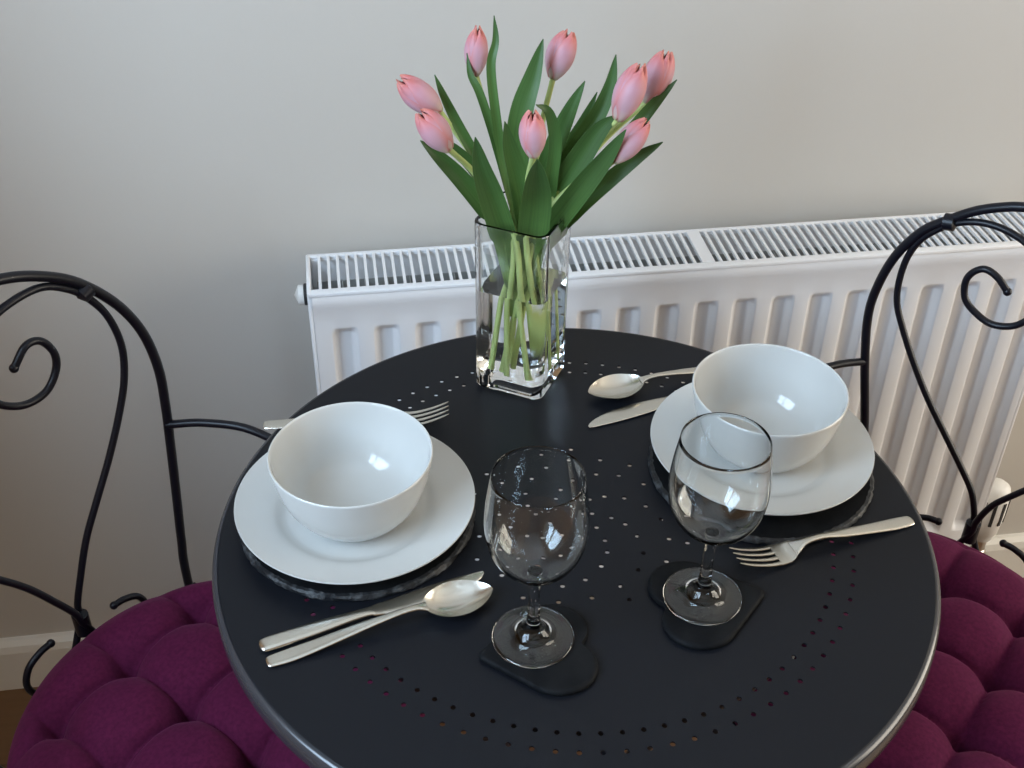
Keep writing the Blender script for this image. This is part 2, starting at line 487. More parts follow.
# ------------------------------------------------------------------ slate mats and coasters
def slate_disc(name, label, loc, R, seed, h=.0062):
    rnd = random.Random(seed); ph = [(rnd.uniform(0, 6.28), rnd.choice((7, 11, 17, 23, 31, 43, 59, 77))) for _ in range(12)]
    def jit(a, r, z):
        if r < R * .9: return 0
        return sum(math.sin(a * f + p + z * 900) for p, f in ph) * .00016
    t = thing(name, label, 'placemat', loc, 0)
    bm = lathe([(0, h), (R * .5, h), (R * .93, h), (R - .004, h)], 180, jitter=jit)
    obj('top_face', bm, M_slate, t)
    bm = lathe([(R - .004, h), (R - .0016, h - .0006), (R - .0005, h * .66), (R, h * .33), (R - .0008, .0004), (R - .004, 0), (0, 0)], 180, jitter=jit)
    e = obj('chipped_edge', bm, M_slate_edge, t, angle=25)
    return t
slate_disc('slate_placemat', 'round black slate placemat with chipped edge under the left plate', (-.1795, .0352, T), .0992, 3)
slate_disc('slate_placemat', 'round black slate placemat with chipped edge under the right plate', (.1782, .0478, T), .0995, 8)

def heart_outline(n=22):
    # square standing on its corner with a half disc on each upper side, corner slightly rounded
    a = 1.0; q = a / (2 * math.sqrt(2)); pts = []
    for k in range(n): pts.append((0.13 * math.sin((k / (n - 1) - .5) * 1.4), -.707 + .055 + .16 * (1 - math.cos((k / (n - 1) - .5) * 1.4))))
    A = (pts[-1][0], pts[-1][1]); Bp = (.707, 0)
    for k in range(1, n): t = k / n; pts.append((A[0] + (Bp[0] - A[0]) * t, A[1] + (Bp[1] - A[1]) * t))
    for k in range(2 * n): t = math.radians(-45 + 180 * k / (2 * n)); pts.append((q + .5 * math.cos(t), q + .5 * math.sin(t)))
    right = pts[n // 2:]
    left = [(-x, y) for x, y in right][::-1]
    pts = right + left
    xs = [p[0] for p in pts]; ys = [p[1] for p in pts]
    return [(p[0] / (max(xs) - min(xs)), (p[1] - min(ys)) / (max(ys) - min(ys))) for p in pts]

def coaster(label, tip, direction, length, width, seed):
    rnd = random.Random(seed)
    d = Vector((math.cos(direction), math.sin(direction), 0)); s = Vector((-d.y, d.x, 0))
    t = Vector((tip[0], tip[1], 0)); h = .0055
    out = [(t + d * (y * length) + s * (x * width)) for x, y in heart_outline()]
    n = len(out); cen = sum(out, Vector()) / n
    bm = bmesh.new(); rings = []
    for (sc, z) in ((.93, 0), (.985, .0006), (1.0, .002), (.995, .0036), (.965, h - .0003), (.90, h)):
        ring = []
        for p in out:
            j = rnd.uniform(-.0004, .0004) if .0005 < z < .004 else 0
            q = cen + (p - cen) * sc; q += (p - cen).normalized() * j
            ring.append(bm.verts.new((q.x - cen.x, q.y - cen.y, z)))
        rings.append(ring)
    for a, b in zip(rings, rings[1:]):
        for k in range(n): bm.faces.new((a[k], a[(k + 1) % n], b[(k + 1) % n], b[k]))
    bm.faces.new(rings[0]); bm.faces.new(rings[-1])
    o = obj('slate_coaster', bm, M_slate, None, (cen.x, cen.y, T), angle=50)
    return tag(o, label, 'coaster')
coaster('heart shaped black slate coaster under the front left wine glass', (-.0985, -.1335), 0.0, .0865, .0875, 1)
coaster('heart shaped black slate coaster under the right wine glass, its point facing right', (.1325, -.1015), PI + .05, .0885, .092, 2)

# ------------------------------------------------------------------ crockery
def make_plate(label, loc):
    prof = smooth_profile([(0, .0035), (.03, .0035), (.054, .0038), (.062, .0052), (.070, .0085), (.084, .0125), (.096, .0163), (.1000, .0178)], 4)
    prof += [(.1009, .0180), (.1013, .0172), (.1008, .0162)]
    prof += smooth_profile([(.1008, .0162), (.094, .0135), (.080, .009), (.066, .004), (.060, .0012)], 3)[1:]
    prof += [(.058, 0), (.055, 0), (.054, .0012), (0, .0012)]
    o = obj('dinner_plate', lathe(prof, 128), M_ceramic, None, loc, angle=60)
    return tag(o, label, 'plate')
SL = T + .0062
pl = make_plate('round white plate on the left slate placemat, under the left bowl', (-.1803, .0330, SL))
pl.scale = (.986, .986, 1)
pr = pl.copy(); COL.objects.link(pr); pr.location = (.1805, .0595, SL); pr.scale = (.973, .973, 1)
pr['label'] = 'round white plate on the right slate placemat, under the right bowl'

def make_bowl(label, loc):
    out = smooth_profile([(.036, .0016), (.041, .005), (.049, .014), (.0555, .025), (.060, .038), (.0632, .052), (.0652, .0635)], 4)
    inn = smooth_profile([(.0632, .0645), (.0608, .052), (.0572, .038), (.0522, .0245), (.0445, .0135), (.034, .0075), (.018, .0052), (0, .005)], 4)
    prof = [(0, .0015), (.030, .0015), (.0315, 0), (.035, 0)] + out + [(.0652, .0650), (.0645, .0656), (.0637, .0653)] + inn
    o = obj('cereal_bowl', lathe(prof, 128), M_ceramic, None, loc, angle=60)
    return tag(o, label, 'bowl')
PL = SL + .0036
bl = make_bowl('deep white bowl standing on the left plate', (-.1812, .0300, PL))
bl.scale = (1.02, 1.02, 1)
br = bl.copy(); COL.objects.link(br); br.location = (.1828, .0650, PL); br.scale = (1.03, 1.03, 1.03)
br['label'] = 'deep white bowl standing on the right plate, behind the right wine glass'

# ------------------------------------------------------------------ wine glasses
def make_glass(label, loc):
    t = thing('wine_glass', label, 'wine glass', loc)
    bowl_out = smooth_profile([(.0056, .0690), (.0110, .0712), (.0200, .0760), (.0282, .0850), (.0340, .0970), (.0364, .1100), (.0368, .1220), (.0352, .1400), (.0322, .1605)], 5)
    bowl_in = smooth_profile([(.03155, .1605), (.0345, .1400), (.0361, .1220), (.0357, .1100), (.0332, .0972), (.0273, .0857), (.0191, .0770), (.0100, .0726), (.0045, .0716), (0, .0714)], 5)
    prof = bowl_out + [(.0321, .1609), (.0319, .1611), (.0317, .1609)] + bowl_in
    obj('glass_bowl', lathe(prof, 96), M_glass, t, angle=180, orient=False)
    stem = smooth_profile([(.0110, .0085), (.0078, .0125), (.0055, .0190), (.0046, .0280), (.0044, .0420), (.0045, .0560), (.0050, .0640), (.0056, .0690)], 5)
    obj('stem', lathe(stem, 48), M_glass, t, angle=180, orient=False)
    foot = [(0, .0012), (.012, .0010), (.024, .0004), (.029, 0), (.0303, .0004), (.0308, .0012), (.0306, .0020), (.0296, .0027)] + smooth_profile([(.0296, .0027), (.024, .0034), (.0175, .0048), (.0135, .0066), (.0110, .0085)], 4)[1:]
    obj('foot', lathe(foot, 96), M_glass, t, angle=180, orient=False)
    return t
CT = T + .0055
ga = make_glass('empty stemmed wine glass at the front, on the coaster beside the spoon', (-.0560, -.1230, CT))
gb = copy_tree(ga); gb.location = (.0822, -.1010, CT)
gb.scale = (1, 1, .985)
gb['label'] = 'empty stemmed wine glass on the right, in front of the right bowl'

# ------------------------------------------------------------------ cutlery
def place(t, a, b, z=0.0, pitch=0.0):
    """handle end at a, tip towards b"""
    t.location = (a[0], a[1], T + z); t.rotation_euler = (0, pitch, math.atan2(b[1] - a[1], b[0] - a[0]))
def make_spoon(label, wide=.0185):
    t = thing('dessert_spoon', label, 'spoon')
    tab = [(.000, 0, .0016, .0030, .0005), (.0015, 0, .0017, .0050, .0010), (.006, 0, .0018, .0060, .0013), (.020, 0, .0024, .0066, .0014), (.040, 0, .0046, .0058, .0014), (.070, 0, .0090, .0046, .0015),
           (.100, 0, .0123, .0031, .0017), (.114, 0, .0126, .0029, .0018), (.121, 0, .0118, .0036, .0017), (.126, 0, .0105, .0052, .0013)]
    obj('handle', loft(dense(tab, 4), 16), M_steel, t)
    # bowl: egg outline, two skins
    bm = bmesh.new(); NX, NY = 26, 16; x0, L = .1225, .0575; skins = []
    for off in (0, -.0011):
        g = []
        for i in range(NX + 1):
            u = i / NX; uu = .5 - .5 * math.cos(PI * u)
            w = wide * (math.sin(PI * uu ** .88) ** .62) * (1.0 + .12 * (uu - .5))
            if u == 0: w = .0045
            if u == 1: w = .0022
            rowv = []
            for j in range(NY + 1):
                v = -1 + 2 * j / NY
                rim = .0098 - .0012 * uu + .0012 * max(0, 1 - uu * 5)
                dep = .0086 * (1 - v * v) * (1 - abs(2 * uu ** .92 - 1) ** 2.3)
                rowv.append(bm.verts.new((x0 + L * uu, v * w, rim - dep + off + .0012)))
            g.append(rowv)
        skins.append(g)
        for i in range(NX):
            for j in range(NY): bm.faces.new((g[i][j], g[i + 1][j], g[i + 1][j + 1], g[i][j + 1]))
    A, B = skins
    for i in range(NX):
        bm.faces.new((A[i][0], B[i][0], B[i + 1][0], A[i + 1][0])); bm.faces.new((A[i][NY], A[i + 1][NY], B[i + 1][NY], B[i][NY]))
    for j in range(NY):
        bm.faces.new((A[0][j], A[0][j + 1], B[0][j + 1], B[0][j])); bm.faces.new((A[NX][j], B[NX][j], B[NX][j + 1], A[NX][j + 1]))
    obj('spoon_bowl', bm, M_steel, t, angle=50)
    return t
def make_fork(label):
    t = thing('dinner_fork', label, 'fork')
    L = .172; o = L - .18
    tab = [(.000, 0, .0016, .0030, .0005), (.0015, 0, .0017, .0050, .0010), (.006, 0, .0018, .0060, .0013), (.020, 0, .0024, .0066, .0014), (.040, 0, .0044, .0058, .0014), (.070, 0, .0080, .0046, .0015),
           (.098 + o, 0, .0108, .0031, .0017), (.112 + o, 0, .0104, .0034, .0017), (.119 + o, 0, .0088, .0052, .0013), (.126 + o, 0, .0062, .0090, .0009)]
    obj('handle', loft(dense(tab, 4), 16), M_steel, t)
    zc = lambda x: .0030 + .0125 * max(0, (x - .142 - o) / .038) ** 1.6 + .0034 * max(0, (.131 + o - x) / .006) ** 1.3
    bm = loft([(x + o, 0, zc(x + o), w, .0009) for x, w in ((.1245, .0082), (.128, .0104), (.132, .0116), (.137, .0120), (.141, .0121))], 18, 5)
    for k in range(4):
        yy = (k - 1.5) * .0064
        st = []
        for i in range(9):
            u = i / 8; x = .1405 + o + u * .0395
            st.append((x, yy * (1 - .04 * u), zc(x), (.0021 * (1 - u) + .0012 * u) if i < 8 else .0005, .0009 - .0003 * u))
        loft(st, 10, 2.6, bm)
    obj('tines', bm, M_steel, t)
    return t
def make_knife(label):
    t = thing('dinner_knife', label, 'knife')
    tab = [(.000, 0, .0026, .0030, .0012), (.0015, 0, .0027, .0058, .0020), (.006, 0, .0028, .0068, .0025), (.022, 0, .0029, .0070, .0027), (.045, 0, .0030, .0066, .0027), (.070, 0, .0030, .0050, .0026),
           (.084, 0, .0028, .0046, .0022), (.090, 0, .0026, .0052, .0014)]
    obj('handle', loft(dense(tab, 4), 16), M_steel, t)
    tab = [(.0885, -.0002, .0026, .0052, .0012), (.098, -.0006, .0022, .0066, .0009), (.115, -.001, .0019, .0082, .0008), (.140, -.0012, .0017, .0090, .0007), (.158, -.0006, .0016, .0082, .0006), (.172, .0010, .0015, .0058, .0006), (.180, .0026, .0014, .0036, .0005), (.1843, .0040, .0014, .0014, .0004)]
    obj('blade', loft(dense(tab, 4), 14, 3), M_steel, t)
    return t
sp = make_spoon('steel spoon lying on the left beside the front wine glass, resting over a knife')
place(sp, (-.2545, -.1160), (-.082, -.0730))
s2 = copy_tree(sp); s2['label'] = 'steel spoon lying behind the right plate, next to the vase'
place(s2, (.2227, .2020), (.0478, .1665))
kn = make_knife('steel knife lying in front of the left plate, blade tip beneath the spoon')
place(kn, (-.2595, -.1010), (-.0825, -.0505))
k2 = copy_tree(kn); k2['label'] = 'steel knife lying behind the right plate, blade tip pointing to the table centre'
place(k2, (.2150, .1775), (.0383, .1292))
fk = make_fork('steel fork lying behind the left bowl with only its tines and handle end showing')
place(fk, (-.2605, .1685), (-.0905, .1530))
f2 = copy_tree(fk); f2['label'] = 'steel fork lying in front of the right plate with its tines to the left'
place(f2, (.2855, -.0365), (.1220, -.0690))

# ------------------------------------------------------------------ vase, water, tulips
VC = Vector((-.0115, .2160, T + .0006)); VROT = math.radians(57.5)
def rsq(h, r, seg=16):
    pts = []
    for cx, cy, a0 in ((h - r, h - r, 0), (-h + r, h - r, PI / 2), (-h + r, -h + r, PI), (h - r, -h + r, 1.5 * PI)):
        for k in range(seg + 1):
            a = a0 + PI / 2 * k / seg
            pts.append((cx + r * math.cos(a), cy + r * math.sin(a)))
    return pts
def sq_shell(levels, cap_first=True, cap_last=True):
    bm = bmesh.new(); rings = []
    for (h, r, z) in levels: rings.append([bm.verts.new((x, y, z)) for x, y in rsq(h, r)])
    n = len(rings[0])
    for a, b in zip(rings, rings[1:]):
        for k in range(n): bm.faces.new((a[k], a[(k + 1) % n], b[(k + 1) % n], b[k]))
    if cap_first: bm.faces.new(rings[0][::-1])
    if cap_last: bm.faces.new(rings[-1])
    return bm
H = .0353
ZL = .108                     # water level
bm = sq_shell([(H - .003, .009, 0), (H - .0008, .0105, .001), (H, .011, .003), (H, .011, .012), (H + .0002, .011, .09), (H + .0006, .011, .1775), (H + .0003, .011, .1787), (H - .0012, .010, .1792),
               (H - .0026, .009, .1787), (H - .0029, .0085, .1775), (H - .0036, .008, ZL)], cap_last=False)
vase = tag(obj('glass_vase', bm, M_vglass, None, VC, smooth=False, orient=False), 'clear square glass vase with a thick base holding the tulips', 'vase')
vase.rotation_euler = (0, 0, VROT)
# the water body: its sides and floor are the wetted glass surface, its top meets the air
bm = sq_shell([(H - .009, .008, .0125), (H - .0052, .008, .0145), (H - .0036, .008, .020), (H - .0036, .008, ZL)])
wat = tag(obj('vase_water', bm, M_water, None, VC, smooth=False, orient=False), 'clear water filling the lower half of the square vase', 'water')
wat.data.materials.append(M_wet)
for f in wat.data.polygons: f.material_index = 0 if f.normal.z > .9 else 1
wat.rotation_euler = (0, 0, VROT)

CAM = Vector((-.1733, -.7248, .6995))
def set_attr(me, name, vals):
    a = me.attributes.new(name, 'FLOAT', 'POINT'); a.data.foreach_set('value', vals)

def leaf(parent, width, pts, seed):
    """long folded blade from the neck of the vase up to its tip; pts tip-first, z above the table"""
    rnd = random.Random(seed)
    P = [Vector(p) for p in pts][::-1]
    a = math.radians(rnd.uniform(0, 360))
    foot = Vector((-.0110 + .010 * math.cos(a), .2170 + .010 * math.sin(a), .108 + rnd.uniform(-.03, .01)))
    P = [foot] + P
    C = catmull(P, 7); N = len(C); NW = 8
    bm = bmesh.new(); gro = []; rows = []
    tw = rnd.uniform(-.35, .35)
    for i, c in enumerate(C):
        u = i / (N - 1)
        tg = (C[min(i + 1, N - 1)] - C[max(i - 1, 0)]).normalized()
        view = (CAM - c).normalized()
        side = tg.cross(view).normalized()
        nr = side.cross(tg).normalized()
        ang = tw * (u - .4) * 1.5
        side, nr = side * math.cos(ang) + nr * math.sin(ang), nr * math.cos(ang) - side * math.sin(ang)
        w = width * .5 * min(1, .30 + u * 2.0) * (max(0.0, 1 - max(0, (u - .45) / .55) ** 2.2)) ** .8
        w = max(w, .0004)
        row = []
        for j in range(NW + 1):
            v = -1 + 2 * j / NW
            fold = .42 * w * (abs(v) ** 1.4) * (1.1 - .7 * u) + .05 * w * math.sin(7 * u + 3 * v + seed)
            row.append(c + side * (v * w) + nr * fold)
        rows.append((row, nr, u))
    g1 = [[bm.verts.new(p) for p in row] for row, nr, u in rows]
    g2 = [[bm.verts.new(p - nr * .0007) for p in row] for row, nr, u in rows]
    for i in range(N - 1):
        for j in range(NW):
            bm.faces.new((g1[i][j], g1[i + 1][j], g1[i + 1][j + 1], g1[i][j + 1]))
            bm.faces.new((g2[i][j], g2[i][j + 1], g2[i + 1][j + 1], g2[i + 1][j]))
        bm.faces.new((g1[i][0], g2[i][0], g2[i + 1][0], g1[i + 1][0])); bm.faces.new((g1[i][NW], g1[i + 1][NW], g2[i + 1][NW], g2[i][NW]))
    for j in range(NW):
        bm.faces.new((g1[0][j], g1[0][j + 1], g2[0][j + 1], g2[0][j])); bm.faces.new((g1[-1][j], g2[-1][j], g2[-1][j + 1], g1[-1][j + 1]))
    us = [u for _ in (0, 1) for (_, _, u) in rows for _ in range(NW + 1)]
    o = obj('leaf', bm, M_leaf, parent, angle=60)
    set_attr(o.data, 'grow', us)
    set_attr(o.data, 'across', [-1 + 2 * j / NW for _ in range(2 * N) for j in range(NW + 1)])
    return o

def petal_mesh(L, R, ang, half, inner, rnd, openn):
    bm = bmesh.new(); NU, NV = 14, 8; us = []; vs = []
    def prof(u):
        # radius of the cup along its length, open tip
        b = math.sin(PI * (.07 + .885 * u ** 1.06)) ** .66
        return R * (b * (1 - .0 * u) + openn * max(0, u - .55))
    g1, g2 = [], []
    lift = rnd.uniform(-.03, .05)
    for skin, off in ((g1, 0), (g2, -.0008)):
        for i in range(NU + 1):
            u = i / NU
            wa = half * (math.sin(PI * (.10 + .90 * min(1, u) ** 1.0)) ** .6 if u < 1 else 0.02)
            wa = half * max(.05, (1 - max(0, (u - .45) / .55) ** 3.6)) * (.4 + .6 * min(1, u * 3.2)) * (1 + .35 * u)
            rr = prof(u) * (.90 if inner else 1.0) + off
            rr = max(rr, .0006)
            rowv = []
            for j in range(NV + 1):
                v = -1 + 2 * j / NV
                a = ang + v * wa
                r2 = rr * (1 - .07 * v * v * (1 if not inner else .5)) + .0009 * (1 - abs(v)) ** 3 * u
                rowv.append(bm.verts.new((r2 * math.cos(a), r2 * math.sin(a), L * (u * (1 + lift) - .05 * v * v * u))))
                us.append(u); vs.append(v)
            skin.append(rowv)
    for i in range(NU):
        for j in range(NV):
            bm.faces.new((g1[i][j], g1[i + 1][j], g1[i + 1][j + 1], g1[i][j + 1]))
            bm.faces.new((g2[i][j], g2[i][j + 1], g2[i + 1][j + 1], g2[i + 1][j]))
        bm.faces.new((g1[i][0], g2[i][0], g2[i + 1][0], g1[i + 1][0])); bm.faces.new((g1[i][NV], g1[i + 1][NV], g2[i + 1][NV], g2[i][NV]))
    for j in range(NV):
        bm.faces.new((g1[0][j], g1[0][j + 1], g2[0][j + 1], g2[0][j])); bm.faces.new((g1[-1][j], g2[-1][j], g2[-1][j + 1], g1[-1][j + 1]))
    return bm, us, vs

LEAVES = {
'F1': [(0.0083, [[-0.0363, 0.235, 0.3536], [-0.0353, 0.2324, 0.3335], [-0.0395, 0.2299, 0.3104], [-0.0343, 0.2273, 0.2607], [-0.0275, 0.2248, 0.2141]]), (0.0076, [[-0.0578, 0.245, 0.319], [-0.0554, 0.2402, 0.3016], [-0.0481, 0.2354, 0.2864], [-0.0365, 0.2307, 0.2477], [-0.0272, 0.2259, 0.2074]])],
'F2': [(0.0208, [[0.0051, 0.235, 0.3321], [-0.0031, 0.2324, 0.3021], [-0.0123, 0.2299, 0.2727], [-0.0163, 0.2273, 0.2422], [-0.016, 0.2248, 0.1949]]), (0.0174, [[0.0368, 0.21, 0.3038], [0.0265, 0.213, 0.278], [0.0172, 0.216, 0.2513], [0.0077, 0.219, 0.2208], [-0.002, 0.222, 0.1828]])],
'F3': [(0.0095, [[-0.0873, 0.225, 0.3093], [-0.0799, 0.2247, 0.2899], [-0.0684, 0.2243, 0.264], [-0.0525, 0.224, 0.2311], [-0.0387, 0.2237, 0.197]]), (0.0126, [[-0.0777, 0.215, 0.2545], [-0.0669, 0.2174, 0.2396], [-0.0531, 0.2199, 0.2212], [-0.0389, 0.2223, 0.1915]])],
'F4': [(0.0168, [[-0.1031, 0.195, 0.2653], [-0.0873, 0.2013, 0.2457], [-0.0683, 0.2077, 0.2208], [-0.0484, 0.214, 0.1903], [-0.0362, 0.2203, 0.1671]]), (0.0234, [[-0.0599, 0.175, 0.2749], [-0.0534, 0.1858, 0.2411], [-0.0439, 0.1966, 0.2084], [-0.0339, 0.2073, 0.1741], [-0.0249, 0.2181, 0.1448]])],
'F5': [(0.0183, [[-0.0348, 0.18, 0.2849], [-0.0291, 0.1897, 0.2578], [-0.0205, 0.1993, 0.2264], [-0.0128, 0.209, 0.1905], [-0.0077, 0.2187, 0.153]]), (0.0116, [[-0.0074, 0.19, 0.294], [0.0047, 0.1974, 0.2832], [0.0124, 0.2049, 0.2539], [0.0122, 0.2123, 0.2178], [0.0092, 0.2198, 0.1769]]), (0.0276, [[-0.0150, 0.137, 0.2705], [-0.0120, 0.1545, 0.2450], [-0.0075, 0.1775, 0.2120], [-0.0056, 0.199, 0.1704], [-0.0051, 0.2153, 0.1416]])],
'F6': [(0.0158, [[0.0658, 0.225, 0.3196], [0.0622, 0.2247, 0.2909], [0.0514, 0.2243, 0.2631], [0.0333, 0.224, 0.2348], [0.0122, 0.2237, 0.1935]]), (0.0224, [[0.0649, 0.2, 0.2766], [0.0502, 0.2052, 0.2602], [0.0336, 0.2104, 0.2294], [0.0191, 0.2157, 0.1972], [0.007, 0.2209, 0.1604]])],
'F7': [(0.0133, [[0.0539, 0.235, 0.2827], [0.0423, 0.2324, 0.257], [0.0289, 0.2299, 0.2323], [0.0154, 0.2273, 0.2039], [0.0044, 0.2248, 0.1746]]), (0.0126, [[0.121, 0.225, 0.2948], [0.1059, 0.2247, 0.2772], [0.0907, 0.2243, 0.2579], [0.0675, 0.224, 0.2267], [0.0296, 0.2237, 0.1861]])],
'F8': [(0.0209, [[0.0647, 0.17, 0.2769], [0.0515, 0.1819, 0.2451], [0.034, 0.1938, 0.2107], [0.018, 0.2057, 0.1776], [0.0068, 0.2176, 0.146]]), (0.0151, [[0.1047, 0.195, 0.2516], [0.0868, 0.2013, 0.2365], [0.0647, 0.2077, 0.2137], [0.0393, 0.214, 0.1843], [0.0187, 0.2203, 0.1534]])],
}
FLOWERS = {   # base of bloom, tip of bloom, radius, where the stem stands in the vase, label
'F1': ((-.050, .250, .297), (-.048, .250, .338), 0.0102, (-.036, .222), 'pale pink tulip topmost left in the vase, upright between two narrow leaves'),
'F2': ((.0175, .250, .291), (.030, .250, .332), 0.0128, (-.012, .236), 'pink tulip standing tallest right of the centre, leaning slightly right'),
'F3': ((-.084, .220, .279), (-.117, .220, .309), 0.0125, (-.024, .206), 'pink tulip leaning far left, upper of the two on the left'),
'F4': ((-.081, .180, .263), (-.104, .180, .297), 0.0125, (-.004, .198), 'pink tulip leaning left, lower of the two on the left'),
'F5': ((-.0155, .152, .266), (-.017, .151, .3055), 0.0112, (.008, .212), 'pink tulip bud facing forward in the middle of the bunch, before the broad leaf'),
'F6': ((.065, .200, .272), (.082, .200, .321), 0.0132, (-.026, .216), 'large pink tulip leaning right, in front of another bloom at upper right'),
'F7': ((.099, .235, .271), (.112, .235, .316), 0.0132, (-.012, .224), 'pink tulip farthest right at the top, partly hidden behind another bloom'),
'F8': ((.060, .185, .241), (.087, .185, .277), 0.0115, (.020, .228), 'pink tulip lowest on the right, tilted right along a long leaf'),
}
def tulip(key, i):
    base, tip, R, ft, label = FLOWERS[key]
    rnd = random.Random(40 + i)
    t = thing('tulip', label, 'tulip', (0, 0, T), 0, 'pink tulips in the glass vase')
    b = Vector(base); d = Vector(tip) - b; L = d.length; ax = d.normalized()
    neck = Vector((-.0095 + (b.x + .0095) * .16, .2235 + (b.y - .2235) * .16 - .005, .165))
    foot = Vector((ft[0] - .002, ft[1] - .0075, .0165))
    mid = foot.lerp(neck, .5) + Vector((0, 0, 0))
    obj('stem', tube([foot, mid, neck, neck.lerp(b, .55) + Vector((0, .012, .004)), b + ax * .001], lambda s: .0031 - .0006 * s, 10), M_stem, t)
    rot = Vector((0, 0, 1)).rotation_difference(ax).to_matrix().to_4x4()
    a0 = rnd.uniform(0, 2)
    for inner in (False, True):
        for k in range(3):
            bm, us, vs = petal_mesh(L, R, a0 + k * 2 * PI / 3 + (PI / 3 if inner else 0), .98 if not inner else .85, inner, rnd, .12 if key in ('F2', 'F7') else .0)
            bmesh.ops.transform(bm, matrix=Matrix.Translation(b) @ rot, verts=bm.verts[:])
            o = obj('petal', bm, M_petal, t, angle=70); set_attr(o.data, 'grow', us); set_attr(o.data, 'across', vs)
    for j, (w, pts) in enumerate(LEAVES[key]): leaf(t, w, pts, 10 * i + j)
    return t
for i, key in enumerate(FLOWERS): tulip(key, i)

# ------------------------------------------------------------------ chairs and cushions
def chair(label, loc, rotz, arch, inner, scroll, s0):
    """arch / inner / scroll: (s, z above table) on the right half of the back; mirrored about s0"""
    t = thing('iron_chair', label, 'chair', loc, rotz)
    B = -.21
    P = lambda s, z, y=B: (s, y, z + T)
    mir = lambda pts: [(2 * s0 * max(0, min(1, (z + .25) / .3)) - s, z) for s, z in pts]
    apex = (s0, .163)
    full = [(arch[0][0] + .004, -.45)] + arch + [apex] + mir(arch)[::-1] + [(-arch[0][0] - .004, -.45)]
    obj('back_arch', tube([P(*p) for p in full], .0050, 12, n=8), M_iron, t)
    for side in (0, 1):
        rod = inner + scroll
        if side: rod = mir(rod)
        sg = -1 if side else 1
        low = [(-sg * .058, -.312), (-sg * .066, -.292), (-sg * .058, -.266), (-sg * .046, -.254), (-sg * .036, -.250)]
        low = [(-sg * .036, -.250), (-sg * .050, -.252), (-sg * .066, -.262), (-sg * .072, -.285), (-sg * .055, -.315), (-sg * .025, -.300)]
        pts = [P(s, z, B + (.0095 if side else .0)) for s, z in low + rod]
        bm = tube(pts, lambda s: .0037, 10, n=8)
        for e in (pts[0], pts[-1]): add_ball(bm, Vector(e), .0045)
        obj('back_scroll', bm, M_iron, t)
        # collar tying the scroll to the arch
        cs, cz = arch[-4] if False else min(arch, key=lambda q: abs(q[0] - .100))
        ii = min(inner, key=lambda q: abs(q[0] - cs) + (0 if q[1] > .09 else 1))
        c = [(cs, cz), ii]
        if side: c = mir(c)
        m = Vector(P((c[0][0] + c[1][0]) / 2, (c[0][1] + c[1][1]) / 2)); dd = (Vector(P(*c[0])) - Vector(P(*c[1]))).normalized()
        tn = Vector((dd.z, 0, -dd.x))
        bm = bmesh.new(); add_tube(bm, [m - tn * .005, m + tn * .005], .0088, 12); obj('collar', bm, M_iron, t)
        # bowed arm from the post to the seat
        sx = sg * (min(arch, key=lambda q: abs(q[1] + .083))[0])
        arm = [P(sx, -.083), P(sx + sg * .022, -.078, B + .035), P(sx + sg * .044, -.080, B + .080), P(sx + sg * .060, -.105, B + .125), P(sx + sg * .058, -.16, B + .165), P(sx + sg * .045, -.24, B + .185), P(sx + sg * .027, -.309, B + .19)]
        obj('arm', tube(arm, .0044, 10, n=6), M_iron, t)
    # tie between the two rods where they cross
    bm = bmesh.new(); add_tube(bm, [Vector(P(0, -.262, B + .004)), Vector(P(0, -.236, B + .004))], .0085, 12); obj('collar', bm, M_iron, t)
    zr = -.315
    obj('seat_ring', tube([P(.185 * math.cos(2 * PI * k / 20), zr, .185 * math.sin(2 * PI * k / 20)) for k in range(20)], .0070, 12, True, 3), M_iron, t)
    bm = lathe([(0, zr + .004), (.182, zr + .004), (.182, zr + .001), (0, zr + .001)], 48)
    bmesh.ops.translate(bm, verts=bm.verts[:], vec=(0, 0, T)); obj('seat', bm, M_iron, t)
    for sx in (-1, 1):
        obj('bracket', tube([P(sx * .141, zr, B), P(sx * .14, zr, -.165), P(sx * .125, zr, -.13)], .0055, 10, n=4), M_iron, t)
        obj('leg', tube([P(sx * .138, -.43), P(sx * .150, -.52, B - .02), (sx * .165, B - .055, .006)], .0065, 10, n=4), M_iron, t)
        obj('leg', tube([P(sx * .13, zr, .125), P(sx * .145, -.50, .145), (sx * .165, .175, .006)], .0065, 10, n=4), M_iron, t)
    return t

archL = [(.136, -.292), (.139, -.238), (.144, -.179), (.150, -.104), (.153, -.060), (.1535, -.014), (.144, .035), (.122, .080), (.088, .120), (.054, .1435), (.018, .158)]
innL = [(.0, -.248), (.003, -.226), (.013, -.198), (.031, -.155), (.053, -.118), (.077, -.079), (.099, -.037), (.113, -.002), (.118, .034), (.111, .070), (.097, .097), (.078, .118), (.050, .1335), (.012, .131)]
scrL = [(-.014, .117), (-.027, .094), (-.027, .066), (-.014, .044), (.008, .030), (.031, .031), (.046, .047), (.0485, .065), (.039, .083), (.024, .086), (.008, .071)]
archR = [(.136, -.292), (.140, -.23), (.146, -.173), (.163, -.085), (.171, -.027), (.1685, .013), (.157, .056), (.136, .093), (.112, .115), (.088, .133), (.062, .1455), (.044, .151)]
innR = [(.0, -.250), (.003, -.228), (.013, -.199), (.030, -.174), (.060, -.135), (.088, -.098), (.114, -.057), (.132, -.024), (.1435, .002), (.147, .029), (.144, .061), (.133, .087), (.111, .109), (.090, .1195), (.070, .1225), (.049, .1195), (.030, .111)]
scrR = [(.013, .092), (.005, .068), (.007, .044), (.022, .023), (.043, .0155), (.061, .021), (.076, .033), (.081, .051), (.077, .065), (.066, .0735), (.052, .069), (.039, .057)]
